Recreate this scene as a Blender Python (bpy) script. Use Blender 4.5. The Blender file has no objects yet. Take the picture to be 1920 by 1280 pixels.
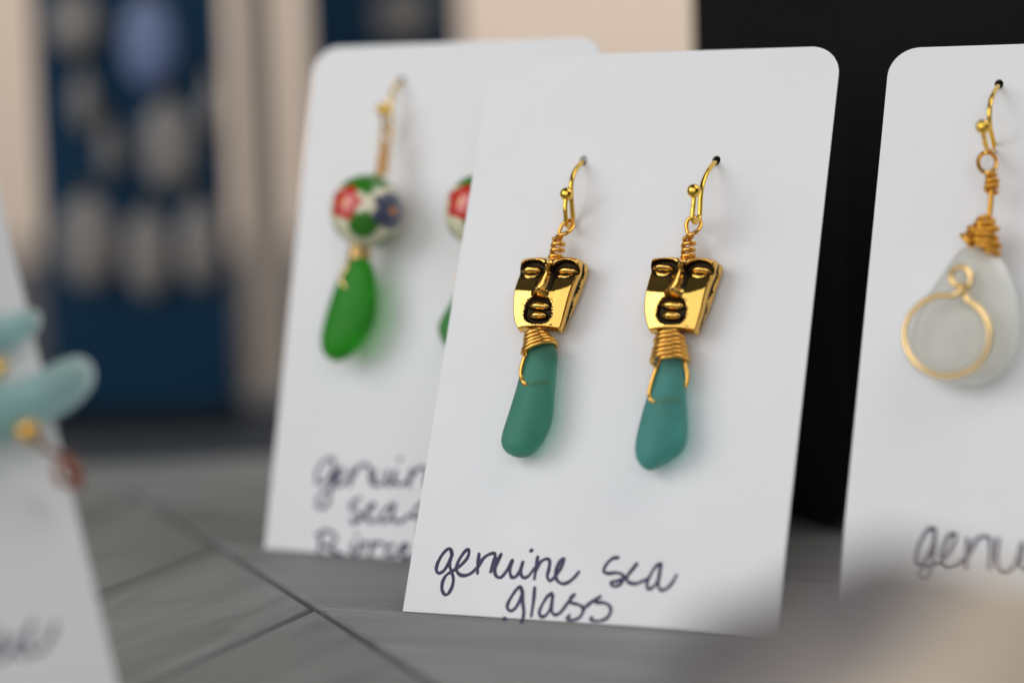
import bpy, bmesh, math, random
from mathutils import Vector, Matrix, noise as mnoise

# ------------------------------------------------------------------ camera, world, lamps, exposure
S = 0.001                                   # all lengths below are written in millimetres
SC = bpy.context.scene
COL = SC.collection
HC, FPX, PITCH, ROLL = 75.0, 4477.3, math.radians(6.0), 0.0279
FW = Vector((0, math.cos(PITCH), -math.sin(PITCH)))
_R = Vector((1, 0, 0)); _D = FW.cross(_R)
RT = _R * math.cos(ROLL) + _D * math.sin(ROLL)
DN = _D * math.cos(ROLL) - _R * math.sin(ROLL)
CAMPOS = Vector((0, 0, HC))
cd = bpy.data.cameras.new('camera'); cam = bpy.data.objects.new('camera', cd); COL.objects.link(cam)
cd.sensor_width = 36.0; cd.lens = FPX * 36.0 / 1920.0
cd.clip_start = 0.005; cd.clip_end = 50
m = Matrix.Identity(4)
for i in range(3):
    m[i][0] = RT[i]; m[i][1] = -DN[i]; m[i][2] = -FW[i]; m[i][3] = CAMPOS[i] * S
cam.matrix_world = m
cd.dof.use_dof = True; cd.dof.focus_distance = 0.3505; cd.dof.aperture_fstop = 5.4; cd.dof.aperture_blades = 0
SC.camera = cam

w = bpy.data.worlds.new('World'); SC.world = w; w.use_nodes = True
w.node_tree.nodes['Background'].inputs[0].default_value = (0.86, 0.93, 1.0, 1)
w.node_tree.nodes['Background'].inputs[1].default_value = 0.05

def area(name, loc, target, sx, sy, power, col):
    l = bpy.data.lights.new(name, 'AREA'); l.shape = 'RECTANGLE'; l.size = sx; l.size_y = sy
    l.energy = power; l.color = col
    o = bpy.data.objects.new(name, l); COL.objects.link(o)
    o.location = loc
    o.rotation_euler = (Vector(target) - Vector(loc)).to_track_quat('-Z', 'Y').to_euler()
    return o
area('window_light', (-1.16, -0.12, 0.62), (0, 0.35, 0.05), 0.8, 1.15, 9.3, (0.995, 0.992, 0.99))
area('front_window_light', (-0.37, -0.82, 0.55), (0, 0.35, 0.05), 1.6, 1.35, 9.6, (0.99, 0.992, 1.0))
area('right_fill_light', (0.85, 0.35, 1.25), (-0.05, 0.33, 0.0), 1.2, 1.2, 9.0, (1.0, 0.985, 0.96))  # added unseen fill from upper right, lifts the table and left card
area('wall_fill_light', (0.2, 1.1, 0.95), (0.0, 2.05, 0.5), 0.9, 0.5, 14, (1.0, 0.94, 0.87))  # added unseen lamp that only brightens the back wall

SC.view_settings.view_transform = 'Standard'; SC.view_settings.look = 'None'
SC.view_settings.exposure = 0.0; SC.view_settings.gamma = 1.0
SC.render.engine = 'CYCLES'
SC.cycles.use_denoising = True
SC.cycles.max_bounces = 14; SC.cycles.transmission_bounces = 10
SC.cycles.sample_clamp_indirect = 6.0

# ------------------------------------------------------------------ helpers
def ray(px, py): return RT * ((px - 960) / FPX) + DN * ((py - 640) / FPX) + FW
def on_plane(px, py, p0, n):
    q = ray(px, py); return CAMPOS + q * ((p0 - CAMPOS).dot(n) / q.dot(n))
def table(px, py, z=0.0): return on_plane(px, py, Vector((0, 0, z)), Vector((0, 0, 1)))

def srgb(r, g, b):
    f = lambda c: (c / 255 / 12.92) if c / 255 <= 0.04045 else ((c / 255 + 0.055) / 1.055) ** 2.4
    return (f(r), f(g), f(b), 1.0)

def tag(o, label=None, cat=None, group=None, kind=None):
    if label: o['label'] = label
    if cat: o['category'] = cat
    if group: o['group'] = group
    if kind: o['kind'] = kind
    return o

def frame(o, u, v, n):
    mm = Matrix.Identity(4)
    for i in range(3): mm[i][0] = u[i]; mm[i][1] = v[i]; mm[i][2] = n[i]; mm[i][3] = o[i] * S
    return mm

def empty(name, mat):
    e = bpy.data.objects.new(name, None); COL.objects.link(e); e.empty_display_size = 0.01
    e.matrix_world = mat; return e

def mesh(name, verts, faces, smooth=True):
    me = bpy.data.meshes.new(name)
    me.from_pydata([(v[0] * S, v[1] * S, v[2] * S) for v in verts], [], faces)
    me.validate(); me.update()
    if smooth: me.polygons.foreach_set('use_smooth', [True] * len(me.polygons))
    return me

def obj(name, me, mat, parent=None):
    o = bpy.data.objects.new(name, me); COL.objects.link(o)
    if mat and not me.materials: me.materials.append(mat)
    if parent: o.parent = parent
    return o

def catmull(pts, n=8, closed=False):
    P = [Vector(p) for p in pts]; out = []; L = len(P)
    if L < 3 and not closed: return P
    for i in range(L if closed else L - 1):
        if closed: a, b, c, d = P[(i - 1) % L], P[i], P[(i + 1) % L], P[(i + 2) % L]
        else:
            b, c = P[i], P[i + 1]
            a = P[i - 1] if i else b * 2 - c
            d = P[i + 2] if i + 2 < L else c * 2 - b
        for k in range(n):
            t = k / n
            out.append(0.5 * (2 * b + (c - a) * t + (2 * a - 5 * b + 4 * c - d) * t * t + (3 * b - a - 3 * c + d) * t ** 3))
    if not closed: out.append(P[-1])
    return out

def tube_data(pts, rad, seg=10, cap=True):
    """round wire swept along pts; returns verts, faces"""
    P = [Vector(p) for p in pts]; n = len(P)
    T = [(P[min(i + 1, n - 1)] - P[max(i - 1, 0)]).normalized() for i in range(n)]
    x = T[0].orthogonal().normalized(); V = []; F = []
    for i in range(n):
        x = (x - T[i] * x.dot(T[i])).normalized(); y = T[i].cross(x)
        r = rad(i / (n - 1)) if callable(rad) else rad
        for k in range(seg):
            a = 2 * math.pi * k / seg
            V.append(P[i] + (x * math.cos(a) + y * math.sin(a)) * r)
    for i in range(n - 1):
        for k in range(seg):
            k2 = (k + 1) % seg
            F.append((i * seg + k, i * seg + k2, (i + 1) * seg + k2, (i + 1) * seg + k))
    if cap:
        r0 = rad(0) if callable(rad) else rad; r1 = rad(1) if callable(rad) else rad
        V.append(P[0] - T[0] * r0 * .6); c0 = len(V) - 1
        V.append(P[-1] + T[-1] * r1 * .6); c1 = len(V) - 1
        b = (n - 1) * seg
        for k in range(seg):
            k2 = (k + 1) % seg
            F.append((c0, k2, k)); F.append((c1, b + k, b + k2))
    return V, F

def merge(parts):
    V = []; F = []
    for v, f in parts:
        b = len(V); V += list(v); F += [tuple(i + b for i in q) for q in f]
    return V, F

def ball_data(c, r, nu=20, nv=14, sc=(1, 1, 1)):
    V = [Vector(c) + Vector((0, 0, r * sc[2]))]; F = []
    for j in range(1, nv):
        t = math.pi * j / nv
        for i in range(nu):
            a = 2 * math.pi * i / nu
            V.append(Vector(c) + Vector((r * sc[0] * math.sin(t) * math.cos(a), r * sc[1] * math.sin(t) * math.sin(a), r * sc[2] * math.cos(t))))
    V.append(Vector(c) - Vector((0, 0, r * sc[2])))
    for i in range(nu):
        i2 = (i + 1) % nu
        F.append((0, 1 + i, 1 + i2))
        for j in range(nv - 2):
            F.append((1 + j * nu + i, 1 + (j + 1) * nu + i, 1 + (j + 1) * nu + i2, 1 + j * nu + i2))
        F.append((1 + (nv - 2) * nu + i, len(V) - 1, 1 + (nv - 2) * nu + i2))
    return V, F

# ------------------------------------------------------------------ materials
def nt(name):
    mt = bpy.data.materials.new(name); mt.use_nodes = True
    return mt, mt.node_tree.nodes, mt.node_tree.links, mt.node_tree.nodes['Principled BSDF']

def simple(name, col, rough=0.5, metal=0.0, bump=None, var=None, **kw):
    mt, N, L, p = nt(name)
    p.inputs['Base Color'].default_value = col; p.inputs['Roughness'].default_value = rough
    p.inputs['Metallic'].default_value = metal
    for k, v in kw.items(): p.inputs[k.replace('_', ' ')].default_value = v
    tc = N.new('ShaderNodeTexCoord')
    if bump:
        nz = N.new('ShaderNodeTexNoise'); nz.inputs['Scale'].default_value = bump[0]; nz.inputs['Detail'].default_value = 6
        L.new(tc.outputs['Object'], nz.inputs['Vector'])
        b = N.new('ShaderNodeBump'); b.inputs['Strength'].default_value = bump[1]; b.inputs['Distance'].default_value = bump[2]
        L.new(nz.outputs['Fac'], b.inputs['Height']); L.new(b.outputs['Normal'], p.inputs['Normal'])
    if var:
        nz = N.new('ShaderNodeTexNoise'); nz.inputs['Scale'].default_value = var[0]; nz.inputs['Detail'].default_value = 5
        L.new(tc.outputs['Object'], nz.inputs['Vector'])
        cr = N.new('ShaderNodeValToRGB'); cr.color_ramp.elements[0].position = 0.3; cr.color_ramp.elements[1].position = 0.7
        cr.color_ramp.elements[0].color = var[1]; cr.color_ramp.elements[1].color = col
        L.new(nz.outputs['Fac'], cr.inputs['Fac']); L.new(cr.outputs['Color'], p.inputs['Base Color'])
    return mt

GOLD = (0.82, 0.49, 0.12, 1)
M = {}
M['card'] = simple('white_card', (0.80, 0.80, 0.81, 1), 0.55, bump=(900, 0.12, 0.0002), var=(60, (0.775, 0.775, 0.785, 1)))
def card_marks(mt):
    """a few faint scuffs and specks on the paper"""
    N, L = mt.node_tree.nodes, mt.node_tree.links; p = N['Principled BSDF']
    src = p.inputs['Base Color'].links[0].from_socket
    tc = N.new('ShaderNodeTexCoord'); mp = N.new('ShaderNodeMapping'); mp.inputs['Scale'].default_value = (230, 420, 300); mp.inputs['Rotation'].default_value = (0, 0, .7)
    nz = N.new('ShaderNodeTexNoise'); nz.inputs['Scale'].default_value = 1.0; nz.inputs['Detail'].default_value = 9; nz.inputs['Roughness'].default_value = .72
    L.new(tc.outputs['Object'], mp.inputs['Vector']); L.new(mp.outputs[0], nz.inputs['Vector'])
    r = N.new('ShaderNodeMapRange'); r.inputs['From Min'].default_value = .70; r.inputs['From Max'].default_value = .76; r.inputs['To Max'].default_value = .22
    L.new(nz.outputs['Fac'], r.inputs['Value'])
    mx = N.new('ShaderNodeMix'); mx.data_type = 'RGBA'; mx.inputs[7].default_value = (.3, .3, .3, 1)
    L.new(r.outputs[0], mx.inputs[0]); L.new(src, mx.inputs[6]); L.new(mx.outputs[2], p.inputs['Base Color'])
card_marks(M['card'])
M['ink'] = simple('purple_ink', srgb(40, 30, 80), 0.5, var=(700, srgb(22, 16, 56)))
M['hook'] = simple('yellow_gold', (0.86, 0.54, 0.085, 1), 0.16, 1.0, bump=(500, 0.05, 0.0002))
M['wire'] = simple('copper_gold_wire', (0.82, 0.455, 0.10, 1), 0.27, 1.0, bump=(900, 0.12, 0.0002))
M['pale_wire'] = simple('pale_gold_wire', (0.85, 0.60, 0.27, 1), 0.25, 1.0, bump=(900, 0.1, 0.0002))
M['dark_wire'] = simple('copper_wire', (0.76, 0.38, 0.055, 1), 0.35, 1.0, bump=(900, 0.2, 0.0002))

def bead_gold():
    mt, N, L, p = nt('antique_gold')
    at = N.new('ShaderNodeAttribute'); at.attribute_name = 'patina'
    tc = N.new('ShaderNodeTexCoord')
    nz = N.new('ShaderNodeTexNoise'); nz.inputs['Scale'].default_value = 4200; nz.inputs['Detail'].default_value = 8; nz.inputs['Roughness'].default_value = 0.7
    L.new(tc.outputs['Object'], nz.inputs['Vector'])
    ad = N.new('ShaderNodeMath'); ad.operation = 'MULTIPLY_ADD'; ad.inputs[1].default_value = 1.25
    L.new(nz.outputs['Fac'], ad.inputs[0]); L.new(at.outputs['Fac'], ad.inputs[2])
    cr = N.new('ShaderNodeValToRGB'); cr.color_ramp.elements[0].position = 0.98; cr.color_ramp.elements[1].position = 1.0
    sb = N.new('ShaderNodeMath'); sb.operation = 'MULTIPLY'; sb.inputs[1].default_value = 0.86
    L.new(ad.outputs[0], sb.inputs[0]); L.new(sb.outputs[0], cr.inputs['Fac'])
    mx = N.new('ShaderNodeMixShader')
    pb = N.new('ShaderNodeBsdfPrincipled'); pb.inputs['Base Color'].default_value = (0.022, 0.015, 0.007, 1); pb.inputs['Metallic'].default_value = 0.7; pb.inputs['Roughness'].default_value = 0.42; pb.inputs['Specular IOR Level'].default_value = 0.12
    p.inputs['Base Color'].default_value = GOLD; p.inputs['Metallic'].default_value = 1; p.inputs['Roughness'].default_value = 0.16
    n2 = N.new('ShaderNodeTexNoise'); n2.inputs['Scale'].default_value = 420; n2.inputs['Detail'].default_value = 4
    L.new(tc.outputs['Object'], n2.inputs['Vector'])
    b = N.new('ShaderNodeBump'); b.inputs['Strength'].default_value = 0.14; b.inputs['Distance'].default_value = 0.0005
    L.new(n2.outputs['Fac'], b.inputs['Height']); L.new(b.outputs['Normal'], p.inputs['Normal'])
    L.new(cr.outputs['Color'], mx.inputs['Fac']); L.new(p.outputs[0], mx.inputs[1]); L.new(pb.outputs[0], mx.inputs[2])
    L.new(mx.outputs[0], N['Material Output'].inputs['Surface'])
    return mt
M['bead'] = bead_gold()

def sea_glass(name, col, col2, trans, rough=0.55):
    """frosted: a pitted surface that scatters, with light let through"""
    mt, N, L, p = nt(name)
    tc = N.new('ShaderNodeTexCoord')
    nz = N.new('ShaderNodeTexNoise'); nz.inputs['Scale'].default_value = 190; nz.inputs['Detail'].default_value = 3
    L.new(tc.outputs['Object'], nz.inputs['Vector'])
    cr = N.new('ShaderNodeValToRGB'); cr.color_ramp.elements[0].position = 0.35; cr.color_ramp.elements[1].position = 0.68
    cr.color_ramp.elements[0].color = col; cr.color_ramp.elements[1].color = col2
    L.new(nz.outputs['Fac'], cr.inputs['Fac']); L.new(cr.outputs['Color'], p.inputs['Base Color'])
    p.inputs['Roughness'].default_value = rough; p.inputs['IOR'].default_value = 1.35
    p.inputs['Transmission Weight'].default_value = trans
    p.inputs['Specular IOR Level'].default_value = 0.3
    p.inputs['Sheen Weight'].default_value = 0.14; p.inputs['Sheen Roughness'].default_value = 0.45
    n2 = N.new('ShaderNodeTexNoise'); n2.inputs['Scale'].default_value = 1500; n2.inputs['Detail'].default_value = 8; n2.inputs['Roughness'].default_value = 0.7
    L.new(tc.outputs['Object'], n2.inputs['Vector'])
    b = N.new('ShaderNodeBump'); b.inputs['Strength'].default_value = 0.5; b.inputs['Distance'].default_value = 0.00025
    L.new(n2.outputs['Fac'], b.inputs['Height']); L.new(b.outputs['Normal'], p.inputs['Normal'])
    return mt
M['teal_a'] = sea_glass('teal_sea_glass', (0.10, 0.41, 0.30, 1), (0.125, 0.45, 0.335, 1), 0.8, 0.5)
M['teal_b'] = sea_glass('blue_teal_sea_glass', (0.13, 0.47, 0.42, 1), (0.16, 0.52, 0.465, 1), 0.8, 0.5)
M['green'] = sea_glass('green_sea_glass', (0.022, 0.36, 0.008, 1), (0.03, 0.40, 0.010, 1), 0.88, 0.42)
M['green_b'] = sea_glass('pale_green_sea_glass', (0.09, 0.36, 0.09, 1), (0.11, 0.40, 0.11, 1), 0.6)
M['white_glass'] = sea_glass('white_sea_glass', (0.80, 0.80, 0.74, 1), (0.85, 0.84, 0.78, 1), 0.5)
M['aqua'] = sea_glass('aqua_sea_glass', (0.27, 0.57, 0.57, 1), (0.34, 0.63, 0.62, 1), 0.75)

def plank_mat():
    mt, N, L, p = nt('grey_wood_look_tile')
    tc = N.new('ShaderNodeTexCoord'); oi = N.new('ShaderNodeObjectInfo')
    mp = N.new('ShaderNodeMapping'); mp.inputs['Scale'].default_value = (11, 60, 30)
    sh = N.new('ShaderNodeVectorMath'); sh.operation = 'MULTIPLY_ADD'; sh.inputs[1].default_value = (5, 3, 4)
    L.new(oi.outputs['Random'], sh.inputs[0]); L.new(tc.outputs['Object'], sh.inputs[2]); L.new(sh.outputs[0], mp.inputs['Vector'])
    nz = N.new('ShaderNodeTexNoise'); nz.inputs['Scale'].default_value = 1.5; nz.inputs['Detail'].default_value = 8; nz.inputs['Roughness'].default_value = 0.6
    nz.inputs['Distortion'].default_value = 0.6
    L.new(mp.outputs[0], nz.inputs['Vector'])
    cr = N.new('ShaderNodeValToRGB'); e = cr.color_ramp.elements
    e[0].position = 0.30; e[0].color = (0.165, 0.172, 0.169, 1)
    e[1].position = 0.72; e[1].color = (0.285, 0.295, 0.288, 1)
    el = e.new(0.5); el.color = (0.235, 0.243, 0.236, 1)
    L.new(nz.outputs['Fac'], cr.inputs['Fac'])
    hs = N.new('ShaderNodeHueSaturation')
    mr = N.new('ShaderNodeMapRange'); mr.inputs['To Min'].default_value = 0.84; mr.inputs['To Max'].default_value = 1.14
    L.new(oi.outputs['Random'], mr.inputs['Value']); L.new(mr.outputs[0], hs.inputs['Value'])
    L.new(cr.outputs['Color'], hs.inputs['Color']); L.new(hs.outputs['Color'], p.inputs['Base Color'])
    p.inputs['Roughness'].default_value = 0.6
    n2 = N.new('ShaderNodeTexNoise'); n2.inputs['Scale'].default_value = 900; n2.inputs['Detail'].default_value = 5
    L.new(tc.outputs['Object'], n2.inputs['Vector'])
    b = N.new('ShaderNodeBump'); b.inputs['Strength'].default_value = 0.35; b.inputs['Distance'].default_value = 0.0003
    L.new(n2.outputs['Fac'], b.inputs['Height']); L.new(b.outputs['Normal'], p.inputs['Normal'])
    return mt
M['plank'] = plank_mat()
M['grout'] = simple('dark_joint', (0.075, 0.068, 0.06, 1), 0.9, bump=(1500, 0.4, 0.0004))
M['cloth'] = simple('charcoal_cloth', (0.03, 0.035, 0.045, 1), 0.9, bump=(1500, 0.5, 0.0005))
M['wall'] = simple('beige_wall', (0.73, 0.605, 0.51, 1), 0.9, bump=(40, 0.1, 0.002))
M['navy'] = simple('navy_board', (0.001, 0.030, 0.070, 1), 0.6, var=(30, (0.0008, 0.022, 0.054, 1)), Specular_IOR_Level=0.15)
M['black'] = simple('black_box', (0.006, 0.0065, 0.0065, 1), 0.7, bump=(900, 0.2, 0.0003), Specular_IOR_Level=0.15)
M['strut'] = simple('grey_card', (0.45, 0.45, 0.45, 1), 0.8)
M['pearl'] = simple('pale_shell', (0.24, 0.22, 0.205, 1), 0.5, var=(120, (0.15, 0.14, 0.135, 1)))
M['pearl_blue'] = simple('pale_blue_shell', (0.14, 0.19, 0.35, 1), 0.4, var=(120, (0.09, 0.13, 0.26, 1)))

# ------------------------------------------------------------------ tabletop of chevron tiles
def clip_poly(poly, p, n):
    out = []
    for i in range(len(poly)):
        a, b = poly[i], poly[(i + 1) % len(poly)]
        da, db = (a - p).dot(n), (b - p).dot(n)
        if da >= 0: out.append(a)
        if da * db < 0: out.append(a + (b - a) * (da / (da - db)))
    return out

def slab_mesh(name, poly, top, bot, bev=0.45):
    """flat polygon piece with a small chamfer round its top edge"""
    c = sum(poly, Vector((0, 0))) / len(poly); n = len(poly)
    ins = [p + (c - p).normalized() * bev * 1.4 for p in poly]
    V = [(p.x, p.y, bot) for p in poly] + [(p.x, p.y, top - bev) for p in poly] + [(p.x, p.y, top) for p in ins]
    F = [tuple(range(2 * n, 3 * n))]
    for i in range(n):
        j = (i + 1) % n
        F += [(i, j, n + j, n + i), (n + i, n + j, 2 * n + j, 2 * n + i)]
    F.append(tuple(range(n - 1, -1, -1)))
    return mesh(name, V, F, False)

E0, E1 = Vector((-79.2, 457.0)), Vector((-48.8, 461.5))     # joint in front of the border strip
ED = (E1 - E0).normalized(); EN = Vector((ED.y, -ED.x))      # EN points to the viewer
X_L, X_R, Y_N = -330.0, 330.0, 40.0
def build_table():
    base = [Vector((X_L, Y_N)), Vector((X_R, Y_N)), Vector((X_R, 700)), Vector((X_L, 700))]
    base = clip_poly(base, E0 - EN * 36, EN)
    V = [(p.x, p.y, -3.2) for p in base] + [(p.x, p.y, -22) for p in base]; k = len(base)
    F = [tuple(range(k)), tuple(range(2 * k - 1, k - 1, -1))] + [(i, i + k, (i + 1) % k + k, (i + 1) % k) for i in range(k)]
    root = obj('tabletop', mesh('tabletop', V, F, False), M['grout'])
    tag(root, 'grey table surface of wood-look tiles laid in chevrons', kind='structure')
    J = Vector((-29.9, 346.3)); sd = Vector((0.371, -0.929)).normalized()    # seam between two columns
    pd = Vector((-sd.y, sd.x))                                                # across the seam, to the right
    if pd.x < 0: pd = -pd
    W, pitch, gap = 112.0, 54.0, 1.4
    rnd = random.Random(4)
    for c in range(-4, 4):
        lo, hi = c * W, (c + 1) * W
        sg = 1 if c % 2 == 0 else -1                                          # column 0 right of the seam runs towards the viewer
        along = (pd + sd * sg).normalized()
        perp = Vector((-along.y, along.x))
        for kx in range(-12, 14):
            def pt(x, s):
                off = (x - lo) * sg if c % 2 == 0 else (hi - x) * 1.0
                return J + pd * x + sd * (s + off)
            g = gap / 2; gs = gap / 2 * 1.41
            s0, s1 = kx * pitch + gs, (kx + 1) * pitch - gs
            poly = [pt(lo + g, s0), pt(hi - g, s0), pt(hi - g, s1), pt(lo + g, s1)]
            poly = clip_poly(poly, E0 + EN * 0.8, EN)
            for p_, n_ in ((Vector((X_L, 0)), Vector((1, 0))), (Vector((X_R, 0)), Vector((-1, 0))), (Vector((0, Y_N)), Vector((0, 1)))):
                if len(poly) > 2: poly = clip_poly(poly, p_, n_)
            if len(poly) < 3: continue
            ar = 0.5 * abs(sum(poly[i].x * poly[(i + 1) % len(poly)].y - poly[(i + 1) % len(poly)].x * poly[i].y for i in range(len(poly))))
            if ar < 30: continue
            if sum(poly[i].x * poly[(i + 1) % len(poly)].y - poly[(i + 1) % len(poly)].x * poly[i].y for i in range(len(poly))) < 0: poly.reverse()
            cc = sum(poly, Vector((0, 0))) / len(poly)
            loc = [Vector(((p - cc).dot(along), (p - cc).dot(perp))) for p in poly]
            o = obj('tile', slab_mesh('tile', loc, 0.0, -3.1), M['plank'], root)
            o.location = (cc.x * S, cc.y * S, -rnd.random() * 0.12 * S)
            o.rotation_euler = (0, 0, math.atan2(along.y, along.x))
    st = [E0 - EN * 0.8 + ED * -260, E0 - EN * 0.8 + ED * 420, E0 - EN * 35 + ED * 420, E0 - EN * 35 + ED * -260]
    cc = sum(st, Vector((0, 0))) / 4
    st = [p - cc for p in st]
    o = obj('border_strip', slab_mesh('border_strip', st, 0.0, -3.1), M['plank'], root); o.location = (cc.x * S, cc.y * S, 0)
    return root
build_table()

# ------------------------------------------------------------------ background
def box_data(x0, x1, y0, y1, z0, z1):
    V = [(x, y, z) for z in (z0, z1) for y in (y0, y1) for x in (x0, x1)]
    return V, [(0, 2, 3, 1), (4, 5, 7, 6), (0, 1, 5, 4), (2, 6, 7, 3), (0, 4, 6, 2), (1, 3, 7, 5)]
def back_counter():
    A = E0 - EN * 37.5
    P = [A + ED * -900, A + ED * 900, Vector((1000, 1300)), Vector((-1000, 1300))]
    V = [(p.x, p.y, -4) for p in P] + [(p.x, p.y, -60) for p in P]
    F = [(0, 1, 2, 3), (7, 6, 5, 4)] + [(k, k + 4, (k + 1) % 4 + 4, (k + 1) % 4) for k in range(4)]
    tag(obj('back_counter', mesh('back_counter', V, F, False), M['cloth']), 'dark cloth covered counter behind the tiled table', kind='structure')
back_counter()
tag(obj('wall', mesh('wall', *box_data(-1500, 1500, 2050, 2090, -600, 1500), False), M['wall']), 'plain beige wall', kind='structure')

def display_board(px0, px1, Y, top, label):
    a, b = on_plane(px0, 400, Vector((0, Y, 0)), Vector((0, 1, 0))), on_plane(px1, 400, Vector((0, Y, 0)), Vector((0, 1, 0)))
    cx = (a.x + b.x) / 2; hw = (b.x - a.x) / 2
    e = empty('display_board', Matrix.Translation((cx * S, Y * S, -4 * S)))
    tag(e, label, 'display board')
    me = mesh('panel', *box_data(-hw, hw, 0, 4, 4, top), False)
    o = obj('panel', me, M['navy'], e)
    bm = o.modifiers.new('b', 'BEVEL'); bm.width = 0.0008; bm.segments = 2
    o = obj('foot', mesh('foot', *box_data(-hw, hw, -9, 24, 0, 3.9), False), M['black'], e)
    bm = o.modifiers.new('b', 'BEVEL'); bm.width = 0.0006; bm.segments = 2
    return Y
display_board(76, 428, 578, 190, 'tall navy blue board hung with several pale ornaments')
display_board(586, 872, 640, 190, 'navy blue board with one pale ornament, behind the floral bead card')

def ornament(px, py, w_, h_, mat, Y, label, group=None):
    p = on_plane(px, py, Vector((0, Y - 2.6, 0)), Vector((0, 1, 0)))
    e = empty('hanging_ornament', Matrix.Translation(p * S)); tag(e, label, 'ornament', group)
    V, F = ball_data((0, 0, 0), 1, 18, 12, (w_ / 2, 2.2, h_ / 2))
    obj('pale_shell', mesh('pale_shell', V, F), mat, e)
    top = [(0, -.2, h_ / 2 - .3), (0, -.6, h_ / 2 + 1), (0, .2, h_ / 2 + 2.2), (0, 1.8, h_ / 2 + 2.7), (0, 3.2, h_ / 2 + 2.7)]
    obj('wire', mesh('wire', *tube_data(catmull(top, 5), .35, 6)), M['hook'], e)
G_O = 'pale ornaments hung on the navy board'
LOW = 'grey oval in the lowest row of ornaments on the navy board'
SML = 'small narrow grey ornament above the lowest row on the navy board'
for px, py, w_, h_, lb in ((140, 45, 13, 15, 'grey ornament beside the big pale blue oval on the navy board'),
        (165, 455, 14.5, 23, LOW), (278, 478, 11.5, 21, LOW), (374, 462, 10.5, 21, LOW),
        (205, 285, 5, 13, SML), (398, 200, 5, 13, SML), (158, 195, 6, 14, SML)):
    ornament(px, py, w_, h_, M['pearl'], 578, lb, G_O)
ornament(316, 275, 14, 21, M['pearl'], 578, 'pale tan oval ornament directly below the big bluish one')
ornament(280, 82, 13.5, 22, M['pearl_blue'], 578, 'largest oval ornament, pale blue, near the top of the navy board')
ornament(756, 30, 16, 15, M['pearl'], 640, 'single grey ornament on the board behind the floral bead card')

def post():
    Y = 610; a = on_plane(455, 400, Vector((0, Y, 0)), Vector((0, 1, 0))); b = on_plane(532, 400, Vector((0, Y, 0)), Vector((0, 1, 0)))
    hw = (b.x - a.x) / 2
    e = empty('display_post', Matrix.Translation(((a.x + b.x) / 2 * S, Y * S, -4 * S))); tag(e, 'tall beige post between the two navy boards', 'post')
    o = obj('shaft', mesh('shaft', *box_data(-hw, hw, 0, hw * 2, 4, 200), False), M['wall'], e)
    bm = o.modifiers.new('b', 'BEVEL'); bm.width = 0.002; bm.segments = 2
    o = obj('foot', mesh('foot', *box_data(-hw * 1.3, hw * 1.3, -2, hw * 2 + 2, 0, 3.9), False), M['strut'], e)
    bm = o.modifiers.new('b', 'BEVEL'); bm.width = 0.001; bm.segments = 2
post()

def black_box():
    a = Vector((34.7, 441.6)); b = Vector((55.0, 389.5)); c = Vector((210, 372)); d = Vector((195, 440))
    e = empty('black_box', Matrix.Translation((b.x * S, b.y * S, 0)))
    tag(e, 'plain matte black display box behind the earring cards', 'box')
    P = [p - b for p in (a, b, c, d)]
    V = [(p.x, p.y, 0.3) for p in P] + [(p.x, p.y, 150) for p in P]
    F = [(3, 2, 1, 0)] + [(i, (i + 1) % 4, (i + 1) % 4 + 4, i + 4) for i in range(4)]
    bo = obj('body', mesh('body', V, F, False), M['black'], e)
    Q = [p + (p - sum(P, Vector((0, 0))) / 4).normalized() * 1.2 for p in P]
    V = [(p.x, p.y, 150.1) for p in Q] + [(p.x, p.y, 156) for p in Q]
    obj('lid', mesh('lid', V, F + [(4, 5, 6, 7)], False), M['black'], e)
black_box()

# ------------------------------------------------------------------ cards
class Card:
    def __init__(s, X0, Y0, yaw, tilt, W, H):
        s.u = Vector((math.cos(yaw), -math.sin(yaw), 0)); back = Vector((math.sin(yaw), math.cos(yaw), 0))
        s.v = Vector((0, 0, math.cos(tilt))) + back * math.sin(tilt)
        s.n = s.u.cross(s.v); s.o = Vector((X0, Y0, 0.15)); s.W, s.H, s.tilt = W, H, tilt
    def uv(s, px, py, h=0.0):
        p = on_plane(px, py, s.o + s.n * h, s.n) - s.o
        return Vector((p.dot(s.u), p.dot(s.v), h))
    def vh(s, px, py, u):                       # the point of that pixel's ray with a given u
        q = ray(px, py); p0 = s.o + s.u * u
        p = CAMPOS + q * ((p0 - CAMPOS).dot(s.u) / q.dot(s.u)) - s.o
        return Vector((u, p.dot(s.v), p.dot(s.n)))
    def frame(s, u=0, v=0): return frame(s.o + s.u * u + s.v * v, s.u, s.v, s.n)

def round_rect(W, H, r, seg=10):
    P = [(0, 0), (W, 0)]
    for cx, cy, a0 in ((W - r, H - r, 0), (r, H - r, 90)):
        for k in range(seg + 1):
            a = math.radians(a0 + 90 * k / seg); P.append((cx + r * math.cos(a), cy + r * math.sin(a)))
    return P

def sheet_mesh(W, H, r, holes, th=0.36):
    cu = bpy.data.curves.new('sheet', 'CURVE'); cu.dimensions = '2D'; cu.fill_mode = 'BOTH'; cu.extrude = th / 2 * S
    for poly in [round_rect(W, H, r)] + [[(x + rx * math.cos(2 * math.pi * k / 20), y + ry * math.sin(2 * math.pi * k / 20)) for k in range(20)] for x, y, rx, ry in holes]:
        sp = cu.splines.new('POLY'); sp.points.add(len(poly) - 1); sp.use_cyclic_u = True
        for q, (x, y) in zip(sp.points, poly): q.co = (x * S, y * S, -th / 2 * S, 1)
    t = bpy.data.objects.new('t', cu); COL.objects.link(t)
    me = bpy.data.meshes.new_from_object(t)
    bpy.data.objects.remove(t); bpy.data.curves.remove(cu)
    me.materials.clear()
    return me

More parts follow.
